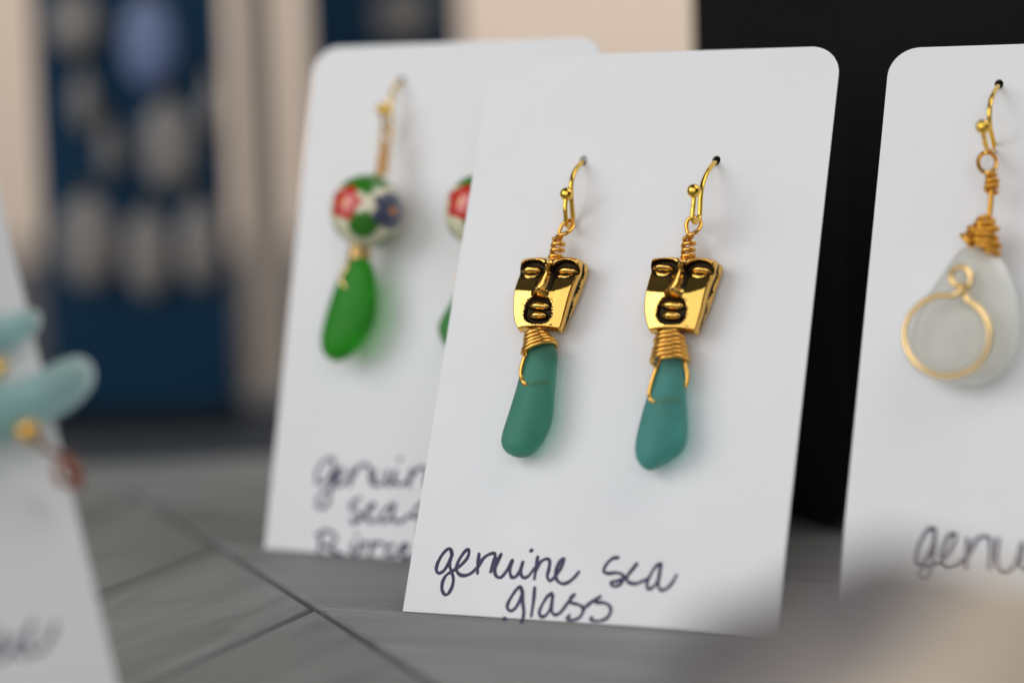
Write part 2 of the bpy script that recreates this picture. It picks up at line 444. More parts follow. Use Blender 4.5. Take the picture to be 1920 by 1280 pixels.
def stroke_data(pts, hw, hh=0.02):
    """ink line: low cushion of ink on the card"""
    P = [Vector((p[0], p[1])) for p in pts]; n = len(P); V = []; F = []
    P2 = [P[0]]
    for p in P[1:]:
        if (p - P2[-1]).length > 1e-4: P2.append(p)
    P = P2; n = len(P)
    if n < 2: P = [P[0], P[0] + Vector((0.02, 0.02))]; n = 2
    t0 = (P[1] - P[0]).normalized(); t1 = (P[-1] - P[-2]).normalized()
    pts = [(P[0] - t0 * hw * .95, .25), (P[0] - t0 * hw * .6, .8)] + [(p, 1 + .16 * math.sin(i * .37) * math.sin(i * .11 + 1)) for i, p in enumerate(P)] + [(P[-1] + t1 * hw * .6, .8), (P[-1] + t1 * hw * .95, .25)]
    n = len(pts)
    prof = ((-1, -0.2), (-.8, .65), (0, 1), (.8, .65), (1, -0.2))
    for i in range(n):
        a, b = pts[max(i - 1, 0)][0], pts[min(i + 1, n - 1)][0]
        t = (b - a).normalized(); nn = Vector((-t.y, t.x)); c, k = pts[i]
        for x, z in prof: V.append((c.x + nn.x * x * hw * k, c.y + nn.y * x * hw * k, 0.004 + z * hh + (i % 7) * 0.0006))
    for i in range(n - 1):
        for k in range(4): F.append((i * 5 + k, (i + 1) * 5 + k, (i + 1) * 5 + k + 1, i * 5 + k + 1))
    return V, F

def word(card, root, strokes, tr, hw, label, dots=()):
    """strokes: polylines in picture points mapped by tr to pixels, laid on the card"""
    parts = []
    for st in strokes:
        loc = [card.uv(*tr(*p)) for p in st]
        parts.append(stroke_data(catmull([(p.x, p.y, 0) for p in loc], 7), hw))
    for d in dots:
        p = card.uv(*tr(*d)); parts.append(stroke_data([(p.x - .06, p.y - .03), (p.x + .06, p.y + .03)], hw * 1.15))
    o = obj('handwritten_word', mesh('handwritten_word', *merge(parts)), M['ink'], root)
    o['label'] = label
    return o

def make_card(card, holes, label, r=4.6):
    e = empty('earring_card', card.frame()); tag(e, label, 'card')
    me = sheet_mesh(card.W, card.H, r, holes)
    obj('card_sheet', me, M['card'], e)
    # narrow easel leg behind, from two thirds height down to the table
    hv = card.H * .62; th = card.tilt
    hz = hv * math.cos(th); a = Vector((0, hv, -.5))
    # local table plane: point 22 mm behind the base line
    d = hv * math.sin(th) + 9
    base = Vector((0, d * math.sin(th), -d * math.cos(th)))
    ax = (base - a).normalized(); cx = card.W / 2; tn = Vector((0, -ax.z, ax.y))
    V = []
    for p, hw in ((a, 3.5), (base, 6)):
        for sx in (-1, 1):
            for k in (-.3, .3): V.append((cx + sx * hw, p.y + tn.y * k, p.z + tn.z * k - (.35 if p is a else 0)))
    F = [(0, 1, 3, 2), (4, 6, 7, 5), (0, 4, 5, 1), (2, 3, 7, 6), (0, 2, 6, 4), (1, 5, 7, 3)]
    obj('easel_leg', mesh('easel_leg', V, F, False), M['strut'], e)
    return e

MAIN = Card(-17.0, 341.54, 0.39694, 0.45304, 56.27, 89.0)
BACK = Card(-42.25, 393.0, 0.4811, 0.256, 54.54, 85.8)
RIGHT = Card(42.78, 319.46, 0.3706, 0.4676, 56.3, 89.0)
LEFT = Card(-91.17, 252.0, -0.7339, 0.36, 56.3, 89.0)

def hole(card, px, py): p = card.uv(px, py); return (p.x, p.y, 0.66, 0.80)
H1, H2 = hole(MAIN, 1094, 301), hole(MAIN, 1343, 301)
B1, B2 = hole(BACK, 752, 152), hole(BACK, 968, 158)
R1 = hole(RIGHT, 1873, 158); R2 = (R1[0] + 21.5, R1[1], .66, .80)
L1 = (38.0, 78.0, .66, .80)

# main card and its writing
cm = make_card(MAIN, [H1, H2], 'white card reading genuine sea glass, holding two gold face earrings')
tz = lambda x, y: (740 + x / 3.2, 980 + y / 3.2)
word(MAIN, cm, [
    [(345, 196), (336, 160), (318, 156), (285, 190), (258, 240), (250, 282), (266, 300), (296, 284), (326, 235), (346, 182)],
    [(346, 182), (330, 240), (338, 285), (352, 330), (345, 380), (322, 422), (300, 428), (284, 398), (288, 352), (310, 312), (350, 286), (400, 250), (438, 205), (446, 162), (424, 168), (388, 218), (370, 270), (384, 304), (420, 315), (462, 298), (492, 268)],
    [(506, 186), (500, 240), (497, 300)],
    [(498, 268), (530, 215), (566, 188), (598, 182), (602, 205), (586, 250), (576, 292)],
    [(578, 285), (608, 235), (640, 184), (616, 240), (600, 285), (612, 320), (640, 324), (676, 280), (706, 222), (692, 285), (702, 324), (730, 318), (757, 275), (772, 226), (756, 285), (768, 324), (800, 320), (838, 272)],
    [(858, 204), (850, 262), (838, 334)],
    [(844, 290), (872, 238), (906, 216), (930, 226), (926, 272), (916, 318), (932, 346), (962, 320), (998, 268), (1017, 213), (990, 232), (966, 290), (972, 338), (1000, 362), (1036, 358), (1074, 330), (1104, 294)],
], tz, .27, 'the word genuine in purple ink', dots=[(820, 165)])
word(MAIN, cm, [
    [(1342, 207), (1310, 212), (1276, 240), (1254, 284), (1280, 302), (1330, 298), (1370, 312), (1372, 342), (1346, 372), (1312, 378), (1298, 358), (1330, 348), (1378, 330), (1420, 290), (1456, 240), (1430, 270), (1396, 320), (1400, 352), (1440, 364), (1490, 348), (1526, 328)],
    [(1596, 242), (1566, 262), (1534, 312), (1514, 362), (1522, 394), (1552, 382), (1580, 340), (1600, 240), (1588, 310), (1582, 372), (1600, 402), (1638, 388), (1668, 354), (1690, 314)],
], tz, .265, 'the word sea in purple ink')
word(MAIN, cm, [
    [(768, 432), (758, 388), (744, 384), (712, 424), (682, 476), (676, 508), (694, 526), (722, 512), (752, 462), (770, 408), (768, 470), (775, 530), (770, 570), (758, 594)],
    [(840, 388), (834, 460), (820, 556)],
    [(942, 420), (912, 446), (882, 496), (868, 536), (880, 560), (908, 552), (936, 506), (950, 424), (942, 490), (944, 532), (964, 550), (998, 532), (1040, 476), (1082, 428), (1058, 446), (1054, 474), (1092, 486), (1126, 502), (1130, 530), (1108, 566), (1066, 582), (1036, 574), (1048, 554)],
    [(1136, 512), (1180, 474), (1240, 436), (1212, 456), (1208, 474), (1256, 478), (1290, 498), (1296, 530), (1272, 570), (1222, 588), (1180, 580), (1182, 566)],
], tz, .265, 'the word glass in purple ink, cut by the lower edge', dots=[(658, 572), (1664, 674)])

# card behind, with the floral bead earrings
cb = make_card(BACK, [B1, B2], 'white card standing half behind the face earring card, handwriting out of focus')
tb = lambda x, y: (480 + x / 4.924, 820 + y / 4.924)
word(BACK, cb, [
    [(720, 230), (690, 190), (620, 230), (560, 330), (575, 420), (640, 400), (710, 300), (730, 230), (700, 380), (690, 480), (670, 600), (610, 650), (560, 610), (590, 540), (680, 470), (760, 380), (800, 300), (770, 290), (720, 380), (740, 440), (800, 430), (860, 380)],
    [(880, 290), (870, 440)], [(880, 380), (960, 260), (1040, 260), (1050, 330), (1060, 400), (1090, 440)],
    [(1100, 300), (1090, 400), (1130, 440), (1200, 380), (1210, 300), (1200, 400), (1240, 440), (1290, 300), (1280, 400), (1330, 440), (1390, 400)],
    [(1430, 300), (1410, 450)], [(1420, 380), (1490, 290), (1560, 280), (1570, 360), (1560, 440), (1620, 430), (1700, 330), (1680, 290), (1630, 370), (1650, 440), (1740, 420)],
], tb, .32, 'the word genuine', dots=[(1330, 200)])
word(BACK, cb, [
    [(960, 560), (890, 600), (870, 650), (940, 680), (960, 740), (900, 790), (880, 760), (960, 760), (1040, 680), (1100, 620), (1060, 620), (1020, 700), (1060, 780), (1140, 740)],
    [(1280, 610), (1200, 660), (1150, 740), (1170, 780), (1240, 740), (1280, 620), (1260, 720), (1290, 780), (1360, 760), (1420, 710)],
    [(1580, 590), (1510, 620), (1450, 700), (1470, 750), (1540, 700), (1580, 600), (1560, 760), (1500, 850)],
], tb, .32, 'the words sea g')
word(BACK, cb, [
    [(600, 880), (590, 980), (580, 1080)], [(560, 900), (640, 860), (720, 890), (730, 960), (660, 1000), (600, 990)], [(660, 1000), (740, 1060), (800, 1075)],
    [(900, 970), (880, 1050), (920, 1080)], [(940, 1040), (1010, 980), (1000, 960), (960, 1000), (970, 1060)],
    [(1070, 960), (1050, 1100)], [(1060, 1040), (1120, 970), (1180, 980)],
    [(1270, 990), (1210, 1010), (1200, 1070), (1280, 1090)], [(1300, 1070), (1400, 1010), (1380, 980), (1330, 1030), (1360, 1100), (1450, 1090)],
], tb, .32, 'blurred third line of handwriting', dots=[(930, 900)])

# right card
cr_ = make_card(RIGHT, [R1, R2], 'white card at the black box holding a white glass earring with wire hoop')
tr_ = lambda x, y: (1200 + x / 2.667, 900 + y / 2.667)
word(RIGHT, cr_, [
    [(1475, 240), (1440, 245), (1395, 320), (1385, 400), (1420, 400), (1465, 320), (1475, 245), (1468, 380), (1440, 470), (1400, 460), (1420, 420), (1500, 400), (1560, 330), (1580, 270), (1545, 275), (1510, 360), (1530, 420), (1590, 410), (1640, 370)],
    [(1640, 290), (1632, 430)], [(1636, 380), (1690, 290), (1745, 285), (1755, 340), (1750, 430)],
    [(1790, 290), (1785, 400), (1820, 450), (1880, 410), (1915, 310), (1905, 420), (1950, 440)],
    [(1990, 310), (1985, 420), (2020, 450)], [(2070, 310), (2060, 450)], [(2062, 390), (2120, 310), (2170, 320), (2170, 450), (2220, 440), (2290, 340), (2250, 330), (2230, 430), (2330, 430)],
], tr_, .28, 'the word genuine, partly hidden by the stone', dots=[(2000, 240)])

# left card
cl = make_card(LEFT, [L1], 'white card with aqua glass pieces and gold beads, seen at a slant')
word(LEFT, cl, [
    [(-60, 1175), (-85, 1200), (-90, 1235), (-65, 1238), (-48, 1180), (-50, 1232), (-30, 1236), (-8, 1195), (4, 1190), (-10, 1225), (0, 1236), (22, 1215), (34, 1192), (30, 1222), (46, 1228)],
    [(62, 1165), (50, 1200), (58, 1222), (80, 1215), (96, 1190), (104, 1170)], [(-130, 1170), (-135, 1240)],
], lambda x, y: (x, y), .3, 'end of a handwritten word')

# ------------------------------------------------------------------ earring pieces
class Ear:
    """one earring: a root at its hanging hole on a card; part meshes are local to it"""
    def __init__(s, card, hole, label, group=None):
        s.card = card; s.off = Vector((hole[0], hole[1], 0)); s.e = empty('earring', card.frame(hole[0], hole[1]))
        tag(s.e, label, 'earring', group)
    def P(s, px, py, h): return s.card.uv(px, py, h) - s.off
    def Q(s, px, py, u): return s.card.vh(px, py, u + s.off.x) - s.off
    def part(s, name, data, mat, parent=None, smooth=True): return obj(name, mesh(name, *data, smooth), mat, parent or s.e)

def hook(E, front, back_leg, ball_px, r=0.36, rb=1.0, mat=None, u=0.0):
    """french hook in the plane square to the card; listed pixels from hole to ball"""
    mat = mat or M['hook']
    pts = [Vector((u, -.5, -3.4)), Vector((u, -.36, -1.2))]
    pts.append(Vector((u, -.40, .15)))
    for px, py in back_leg: pts.append(E.Q(px, py, u))
    for px, py in front: pts.append(E.Q(px, py, u))
    b = E.Q(*ball_px, u); pts.append(b)
    o = E.part('ear_hook', tube_data(catmull(pts, 8), r, 10), mat)
    E.part('hook_ball', ball_data(b, rb, 22, 16), mat, o)
    return pts, b

def coil(E, a, b, ra, rb, turns, wr, mat, name='wire_coil', flat=1.0, tilt=0.0, jit=0.06, seed=1, lead=None, tail=None):
    """wire wound round the line a-b (local points) with radius ra to rb"""
    ax = (b - a); L = ax.length; ax.normalize()
    x = Vector((1, 0, 0)); x = (x - ax * x.dot(ax)).normalized(); y = ax.cross(x)
    rnd = random.Random(seed); ph = [rnd.uniform(-1, 1) for _ in range(64)]
    pts = []; n = int(turns * 22)
    for i in range(n + 1):
        t = i / n; an = 2 * math.pi * turns * t + .6
        k = int(t * turns * 2); f = t * turns * 2 - k
        j = (ph[k % 64] * (1 - f) + ph[(k + 1) % 64] * f) * jit
        r = ra + (rb - ra) * t + j
        pts.append(a + ax * (L * t + math.cos(an) * tilt * t) + x * math.cos(an) * r + y * math.sin(an) * r * flat)
    if lead: pts = [Vector(p) for p in lead] + pts
    if tail: pts = pts + [Vector(p) for p in tail]
    return E.part(name, tube_data(pts, wr, 9), mat)

def puff_data(outline, spine, hc, T, rings=9, p=2.2, dome=None):
    """rounded flat pebble: outline in (u,v), swollen to half thickness T either side of hc"""
    cc = sum((Vector((q.x, q.y, 0)) for q in outline), Vector()) / len(outline)
    O = catmull([cc + (Vector((q.x, q.y, 0)) - cc) * 1.035 for q in outline], 5, True)
    def near(q):
        best = None
        for a, b in zip(spine[:-1], spine[1:]):
            d = b - a; t = max(0, min(1, (q - a).dot(d) / max(d.dot(d), 1e-9))); c = a + d * t
            if best is None or (q - c).length < best[0]: best = ((q - c).length, c)
        return best[1]
    n = len(O); V = []; F = []; C = [near(q) for q in O]
    levels = []
    for k in range(-rings, rings + 1):
        th = math.pi / 2 * k / rings
        s_ = abs(math.cos(th)) ** (2 / p); z = (1 if th > 0 else -1) * abs(math.sin(th)) ** (2 / p)
        levels.append((max(s_, 0.10), z))
    for s_, z in levels:
        for q, c in zip(O, C):
            pt = c + (q - c) * s_
            bulge = 0.05 * mnoise.noise(Vector((pt.x * .35, pt.y * .35, z)))
            V.append((pt.x, pt.y, hc + (T + bulge * T * 3) * z + (dome(pt) if dome else 0)))
    m_ = len(levels)
    for j in range(m_ - 1):
        for i in range(n):
            i2 = (i + 1) % n; F.append((j * n + i, j * n + i2, (j + 1) * n + i2, (j + 1) * n + i))
    F.append(tuple(range(n - 1, -1, -1))); F.append(tuple((m_ - 1) * n + i for i in range(n)))
    A = [Vector(q) for q in V]                               # relax the kinks left by the bent spine
    for it in range(14):
        B = list(A)
        for j in range(1, m_ - 1):
            for i in range(n):
                k = j * n + i
                B[k] = A[k] * .5 + (A[j * n + (i + 1) % n] + A[j * n + i - 1 if i else j * n + n - 1] + A[k + n] + A[k - n]) * .125
        A = B
    return A, F

def ss(a, b, x):
    t = max(0.0, min(1.0, (x - a) / (b - a))); return t * t * (3 - 2 * t)

# carved face bead ---------------------------------------------------
def face_height(a, b, var=0.0):
    """relief in mm and patina amount at a in -1..1 across, b in 0..1 up"""
    x = abs(a)
    # cheekbone crest: below it the cheek leans in to the chin, above it falls back to the eye
    bc = .495 + (.085 * a * a if a > 0 else .02 * x) + var * .02
    lo = -0.30 * (bc - b) - 1.9 * max(0, bc - b) ** 2
    hi = -3.9 * (b - bc); k = ss(bc - .035, bc + .045, b)
    h = lo * (1 - k) + hi * k
    h = max(h, -1.15)
    h -= 0.22 * x ** 3
    # brows: ridge round the top of two rounded sockets, forehead falling back above
    ex, ey = (x - .56) / .455, (b - .775) / .168
    so = math.sqrt(ex * ex + ey * ey)
    if b > .70:
        upm = ss(.70, .80, b)
        ridge = .10 - .55 * max(0, b - .93) / .07 - .45 * ss(1.15, 1.75, so) * ss(.84, .9, b) - .3 * ss(.88, 1.0, x)
        sock = -1.05
        t = ss(.80, 1.04, so)
        h = h * (1 - upm) + (sock * (1 - t) + ridge * t) * upm
    # closed eye: domed lid, a fine crease beneath
    lx, ly = (x - .60) / .34, (b - .785 + .015 * ((x - .60) / .3) ** 2) / .066
    r2 = lx * lx + ly * ly
    if r2 < 1: h += 0.95 * (1 - r2) ** .55
    l2 = ((x - .575) / .29) ** 2
    if l2 < 1: h += 0.15 * math.exp(-((b - .672 - .035 * l2) / .012) ** 2) * (1 - l2)
    # nose
    nw = .085 + .085 * ss(.78, .52, b)
    amp = (0.80 + .55 * ss(.90, .52, b)) * (1 - .85 * ss(.84, .96, b))
    h += amp * math.exp(-(x / nw) ** 2) * ss(.41, .495, b)
    tip = (a / .215) ** 2 + ((b - .490) / .066) ** 2
    h += .58 * math.exp(-tip * 1.2)
    h += .16 * math.exp(-(((x - .19) / .075) ** 2 + ((b - .468) / .028) ** 2))
    # mouth hollow: rounded square, and two full lips
    mw = .46 + .07 * ss(.36, .16, b) - (.05 if a > 0 else 0) * ss(.3, .1, b)
    m2 = (x / mw) ** 2.6 + (abs(b - .268) / .186) ** 2.6
    h -= 0.50 * ss(1.25, .7, m2)
    for bq, rx, ry, hh in ((.346, .41, .057, 1.0), (.208, .38, .070, 1.1)):
        q = (a / rx) ** 2 + ((b - bq) / ry) ** 2
        if q < 1: h += hh * (1 - q) ** .55
    # polished rim along the chin
    h += .10 * ss(.12, .04, b)
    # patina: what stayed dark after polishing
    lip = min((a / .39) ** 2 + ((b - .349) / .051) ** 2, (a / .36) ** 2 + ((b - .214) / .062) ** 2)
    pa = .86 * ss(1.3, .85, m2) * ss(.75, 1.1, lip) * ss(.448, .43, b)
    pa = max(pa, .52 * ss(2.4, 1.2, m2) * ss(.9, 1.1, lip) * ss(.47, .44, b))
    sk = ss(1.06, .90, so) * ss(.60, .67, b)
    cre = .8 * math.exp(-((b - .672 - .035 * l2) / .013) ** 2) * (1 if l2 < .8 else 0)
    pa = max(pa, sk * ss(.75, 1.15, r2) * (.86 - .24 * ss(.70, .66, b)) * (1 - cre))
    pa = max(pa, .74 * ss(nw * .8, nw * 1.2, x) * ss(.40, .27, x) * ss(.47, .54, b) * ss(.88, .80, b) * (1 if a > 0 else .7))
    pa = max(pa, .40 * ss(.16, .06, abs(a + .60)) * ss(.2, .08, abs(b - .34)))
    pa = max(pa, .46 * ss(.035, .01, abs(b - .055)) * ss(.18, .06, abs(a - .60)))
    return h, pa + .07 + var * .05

def face_bead(outL, outR, var, hf, hb, NU=86, NV=104):
    """front grid between the left and right outlines, sides running back to a smaller rear"""
    V = []; F = []; PA = []
    def lerp(P, t):
        x = t * (len(P) - 1); i = min(int(x), len(P) - 2); return P[i].lerp(P[i + 1], x - i)
    L = catmull([(p.x, p.y, 0) for p in outL], 8); R = catmull([(p.x, p.y, 0) for p in outR], 8)
    for j in range(NV + 1):
        b = j / NV; l, r = lerp(L, b), lerp(R, b)
        for i in range(NU + 1):
            a = -1 + 2 * i / NU; rc = max(0, (b - .93) / .07) ** 2.5 * .075 + max(0, (.06 - b) / .06) ** 2.5 * .06
            p = l.lerp(r, (a * (1 - rc) + 1) / 2)
            h, pa = face_height(a, b, var)
            ed = max(0, (abs(a) - .93) / .07); et = max(0, (abs(b - .5) - .475) / .025)
            h -= .45 * ed ** 2.2 + .4 * et ** 2.2
            sag = -.18 * (1 - a * a) * (1 if b < .06 else 0) * (1 - b / .06)
            V.append((p.x, p.y + (.28 * (1 - a * a)) * b ** 6 + .35 * (1 - a * a) * (1 - b) ** 8, hf + h)); PA.append(pa)
    for j in range(NV):
        for i in range(NU):
            k = j * (NU + 1) + i; F.append((k, k + 1, k + NU + 2, k + NU + 1))
    ring = [i for i in range(NU + 1)] + [j * (NU + 1) + NU for j in range(1, NV + 1)] + [NV * (NU + 1) + i for i in range(NU - 1, -1, -1)] + [j * (NU + 1) for j in range(NV - 1, 0, -1)]
    cx = sum(V[k][0] for k in ring) / len(ring); cy = sum(V[k][1] for k in ring) / len(ring)
    prev = ring; n = len(ring)
    steps = ((.10, 1.012, .0), (.2, 1.02, .15), (.27, 1.00, .60), (.34, .98, .95), (.46, .985, .95), (.55, 1.02, .58), (.66, 1.045, .40), (.82, 1.05, .3), (.94, 1.0, .35), (1.0, .92, .3))
    for f, sc, pa in steps:
        base = len(V)
        for q, k in enumerate(ring):
            x, y, z = V[k]
            wob = .012 * mnoise.noise(Vector((x * .8, y * .8, f * 3)))
            lowr = ss(cy, cy - 5, y); tuck = f * f
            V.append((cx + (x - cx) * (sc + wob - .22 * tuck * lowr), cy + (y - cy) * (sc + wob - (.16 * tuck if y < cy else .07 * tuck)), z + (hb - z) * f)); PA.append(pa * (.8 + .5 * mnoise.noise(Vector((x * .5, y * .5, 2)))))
        cur = list(range(base, base + n))
        for q in range(n):
            q2 = (q + 1) % n; F.append((prev[q2], prev[q], cur[q], cur[q2]))
        prev = cur
    F.append(tuple(reversed(prev)))
    me = mesh('face_bead', V, F)
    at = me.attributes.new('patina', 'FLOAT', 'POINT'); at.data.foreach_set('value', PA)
    return me

def face_earring(hole_, label, d):
    E = Ear(MAIN, hole_, label)
    pts, b = hook(E, d['front'], d['back'], d['ball'], .36, 1.02)
    # twisted eye above the bead and the short coil
    top = E.P(*d['bead_top'], 2.6)
    eye = [E.P(px, py, h) for px, py, h in d['eye']]
    c0 = E.P(*d['coil'][0], 2.6); top = top + (top - c0) * .3
    coil(E, c0, top, d['coil_r'], d['coil_r'] + .05, 3.6, .345, M['wire'], 'wire_coil', seed=d['seed'], jit=.10)
    E.part('wire_eye', tube_data(catmull(eye, 8), .315, 9), M['wire'])
    # bead
    HF = 4.5
    fl = [E.P(px, py, HF) for px, py in d['fl']]; fr = [E.P(px, py, HF) for px, py in d['fr']]
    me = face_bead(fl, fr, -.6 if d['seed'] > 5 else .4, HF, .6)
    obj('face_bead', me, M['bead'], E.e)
    # glass drop
    o = [E.P(px, py, 2.9) for px, py in d['glass']]; sp = [E.P(px, py, 2.9) for px, py in d['spine']]
    sp = [Vector((q.x, q.y, 0)) for q in sp]
    E.part('sea_glass', puff_data(o, sp, 2.9, d['T']), d['mat'])
    E.part('drilled_wire', tube_data([E.P(px, py, 4.3 - .75 * k) for k, (px, py) in enumerate(d['drill'])], .28, 8), M['wire'])
    # wire wrap round the neck
    a, bb = E.P(*d['wrap'][0], 2.9), E.P(*d['wrap'][1], 2.9)
    coil(E, a, bb, d['wr'][0], d['wr'][1], d['turns'], .34, M['wire'], 'wire_wrap', flat=.95, tilt=-.25, jit=.16, seed=d['seed'] + 5)
    for tl in d['tails']:
        E.part('wire_tail', tube_data(catmull([E.P(px, py, h) for px, py, h in tl], 8), lambda t: .33 - .08 * max(0, t - .8) * 5, 9), M['wire'])
    return E

face_earring(H1, 'gold face earring with bean-shaped green-teal glass drop, nearer the floral bead card', dict(
    back=[(1086, 309), (1076, 325), (1071.5, 342), (1071, 356), (1072, 382), (1074, 408)],
    front=[(1073, 420), (1068, 426), (1062.5, 420), (1060.5, 404), (1060, 385)], ball=(1062.5, 364),
    eye=[(1042, 456, 2.6), (1041, 447, 3.4), (1050, 441, 4.4), (1061, 437.5, 4.4), (1071, 431, 3.8), (1075, 421, 3.2), (1071, 414, 2.8), (1063, 415, 2.6), (1055, 421, 2.4), (1050, 431, 2.2), (1048.5, 442, 2.0), (1050, 452, 2.2)],
    coil=[(1049, 447)], coil_r=.80, bead_top=(1043, 478), seed=3,
    fl=[(966, 614), (960, 596), (959, 572), (961, 547), (967, 516), (973, 497), (976, 482)],
    fr=[(1046, 614), (1053, 596), (1059, 578), (1068, 549), (1079, 517), (1085, 500), (1086, 480)],
    glass=[(1012, 632), (988, 642), (984, 668), (974, 713), (962, 753), (945, 806), (941, 826), (945, 841), (957, 851), (974, 855), (993, 851), (1011, 836), (1027, 811), (1037, 782), (1039, 753), (1041, 713), (1044, 681), (1043, 650)],
    spine=[(1012, 672), (1003, 720), (993, 775), (972, 825)], T=2.1, mat=M['teal_a'], drill=[(987, 722), (1010, 719), (1028, 718)],
    wrap=[(1005, 625), (1012, 659)], wr=(1.45, 2.75), turns=4.3,
    tails=[[(988, 655, 4.6), (984, 668, 5.1), (978, 688, 5.0), (977, 705, 4.7), (982, 717, 4.9), (988, 723, 4.7)]]))
face_earring(H2, 'gold face earring with wider blue-teal glass drop ending in a slanted edge', dict(
    back=[(1336, 309), (1327, 322), (1319, 340), (1315, 358), (1313, 382), (1312, 403)],
    front=[(1309, 413), (1303, 417), (1298.5, 411), (1299, 396), (1301, 378)], ball=(1301, 358),
    eye=[(1284, 455, 2.6), (1284, 446, 3.4), (1293, 441, 4.4), (1304, 436, 4.3), (1312, 427, 3.8), (1314, 416, 3.2), (1308, 409, 2.8), (1298, 408, 2.6), (1290, 413, 2.4), (1287, 424, 2.2), (1290, 437, 2.0), (1294, 450, 2.2)],
    coil=[(1293, 446)], coil_r=.80, bead_top=(1290, 478), seed=9,
    fl=[(1213, 617), (1207, 596), (1205, 570), (1208, 545), (1214, 510), (1218, 492), (1221, 481)],
    fr=[(1301, 617), (1308, 598), (1315, 578), (1322, 549), (1332, 517), (1338, 500), (1341, 482)],
    glass=[(1256, 645), (1236, 655), (1231, 684), (1220, 729), (1205, 771), (1193.5, 819), (1191, 846), (1197, 866), (1210, 878.5), (1223, 878.5), (1245, 867), (1272, 851), (1285, 836), (1290.5, 814), (1288.5, 766), (1285, 726), (1282, 694), (1279, 660)],
    spine=[(1257, 690), (1251, 740), (1245, 800), (1228, 840)], T=2.2, mat=M['teal_b'], drill=[(1229, 755), (1252, 752), (1272, 750)],
    wrap=[(1256, 627), (1256, 681)], wr=(1.8, 2.75), turns=6.2,
    tails=[[(1238, 676, 4.6), (1231, 690, 5.1), (1223, 713, 5.0), (1217.5, 737, 4.6), (1220, 749, 4.8), (1229, 755, 4.6)],
           [(1280, 672, 3.0), (1286, 690, 3.0), (1289, 708, 3.0), (1285, 727, 2.8)]]))

# floral bead earrings ----------------------------------------------
def floral_mat():
    mt, N, L, p = nt('floral_painted_bead')
    at = N.new('ShaderNodeAttribute'); at.attribute_name = 'paint'
    L.new(at.outputs['Color'], p.inputs['Base Color']); p.inputs['Roughness'].default_value = 0.22
    p.inputs['Coat Weight'].default_value = 0.5
    return mt
M['floral'] = floral_mat()
def floral_bead(r, seed):
    V, F = ball_data((0, 0, 0), r, 72, 48); me = mesh('floral_bead', V, F)
    cream, red, pink, green, blue, yel = srgb(226, 220, 190), srgb(196, 44, 34), srgb(214, 92, 80), srgb(48, 120, 25), srgb(70, 76, 104), srgb(215, 140, 60)
    rnd = random.Random(seed)
    fl = [((-.14, .06, 1), .52, red), ((-.72, .34, .55), .26, red), ((.97, -.05, .22), .66, blue), ((.7, .7, -.4), .4, blue), ((-.8, -.3, -.5), .4, red), ((0, .2, -1), .45, blue)]
    lf = [((.14, .86, .5), .62, .24), ((-.25, .72, .62), .3, .16), ((.36, -.52, .76), .40, .28), ((.3, .6, .72), .34, .2), ((-.6, -.65, .4), .25, .15), ((.5, -.75, -.3), .4, .3), ((-.6, .6, -.5), .4, .3)]
    col = []
    for v in me.vertices:
        d = v.co.normalized(); c = cream
        nz = .10 * mnoise.noise(d * 5 + Vector((seed, 0, 0)))
        for q, s_, _ in lf:
            q = Vector(q).normalized()
            if (d - q).length < s_ + nz: c = green
        for q, s_, fc in fl:
            q = Vector(q).normalized(); e = d - q; rr = e.length
            an = math.atan2(e.y, e.x); pet = s_ * (.9 + .1 * math.cos(5 * an))
            if rr < pet: c = fc
            if rr < pet * .62 and math.cos(10 * an) > .2 and fc is red: c = pink
            if rr < s_ * .18: c = yel
        col += list(c)
    at = me.color_attributes.new('paint', 'FLOAT_COLOR', 'POINT'); at.data.foreach_set('color', col)
    return me

def floral_earring(hole_, label, dx, glass, spine, gmat, seed, wrapc):
    E = Ear(BACK, hole_, label)
    hook(E, [(731 + dx, 246), (725 + dx, 247), (720 + dx, 240), (718 + dx, 225)], [(741 + dx, 163), (733 + dx, 185), (731 + dx, 215), (733 + dx, 238)], (717 + dx, 205), .36, 1.05)
    rng = [E.P(724 + dx + 9 * math.cos(t * math.pi / 6), 258 + 13 * math.sin(t * math.pi / 6), 4.2 + 1.0 * math.cos(t * math.pi / 6)) for t in range(12)]
    E.part('wire_eye', tube_data(catmull(rng + rng[:1], 4), .33, 8), M['wire'])
    coil(E, E.P(723 + dx, 272, 4.2), E.P(715 + dx, 330, 5.2), .75, .8, 5.5, .34, M['wire'], 'wire_coil', seed=seed)
    c = E.P(688 + dx, 396, 6.4)
    b = obj('floral_bead', floral_bead(6.1, seed), M['floral'], E.e); b.location = c * S
    o = [E.P(px, py, 5.0) for px, py in glass]; sp = [E.P(px, py, 5.0) for px, py in spine]
    E.part('sea_glass', puff_data(o, [Vector((q.x, q.y, 0)) for q in sp], 5.0, 2.4), gmat)
    a, bb = E.P(wrapc[0], 455, 5.2), E.P(wrapc[1], 486, 5.0)
    coil(E, a, bb, 1.35, 1.75, 4.4, .36, M['pale_wire'], 'wire_wrap', seed=seed + 2)
    E.part('wire_tail', tube_data(catmull([E.P(wrapc[1] - 15, 484, 6.8), E.P(wrapc[1] - 25, 505, 7.4), E.P(wrapc[1] - 33, 525, 7.2), E.P(wrapc[1] - 24, 540, 7.2)], 6), .34, 8), M['pale_wire'])
floral_earring(B1, 'earring with floral bead and deep green glass drop, fully in view', 0,
    [(672, 474), (657, 486), (648, 502), (627, 544), (607, 611), (603, 648), (614, 671), (634, 678), (653, 668), (674, 650), (698, 611), (706, 575), (703, 518), (690, 486)],
    [(672, 510), (662, 560), (645, 625)], M['green'], 2, (675, 673))
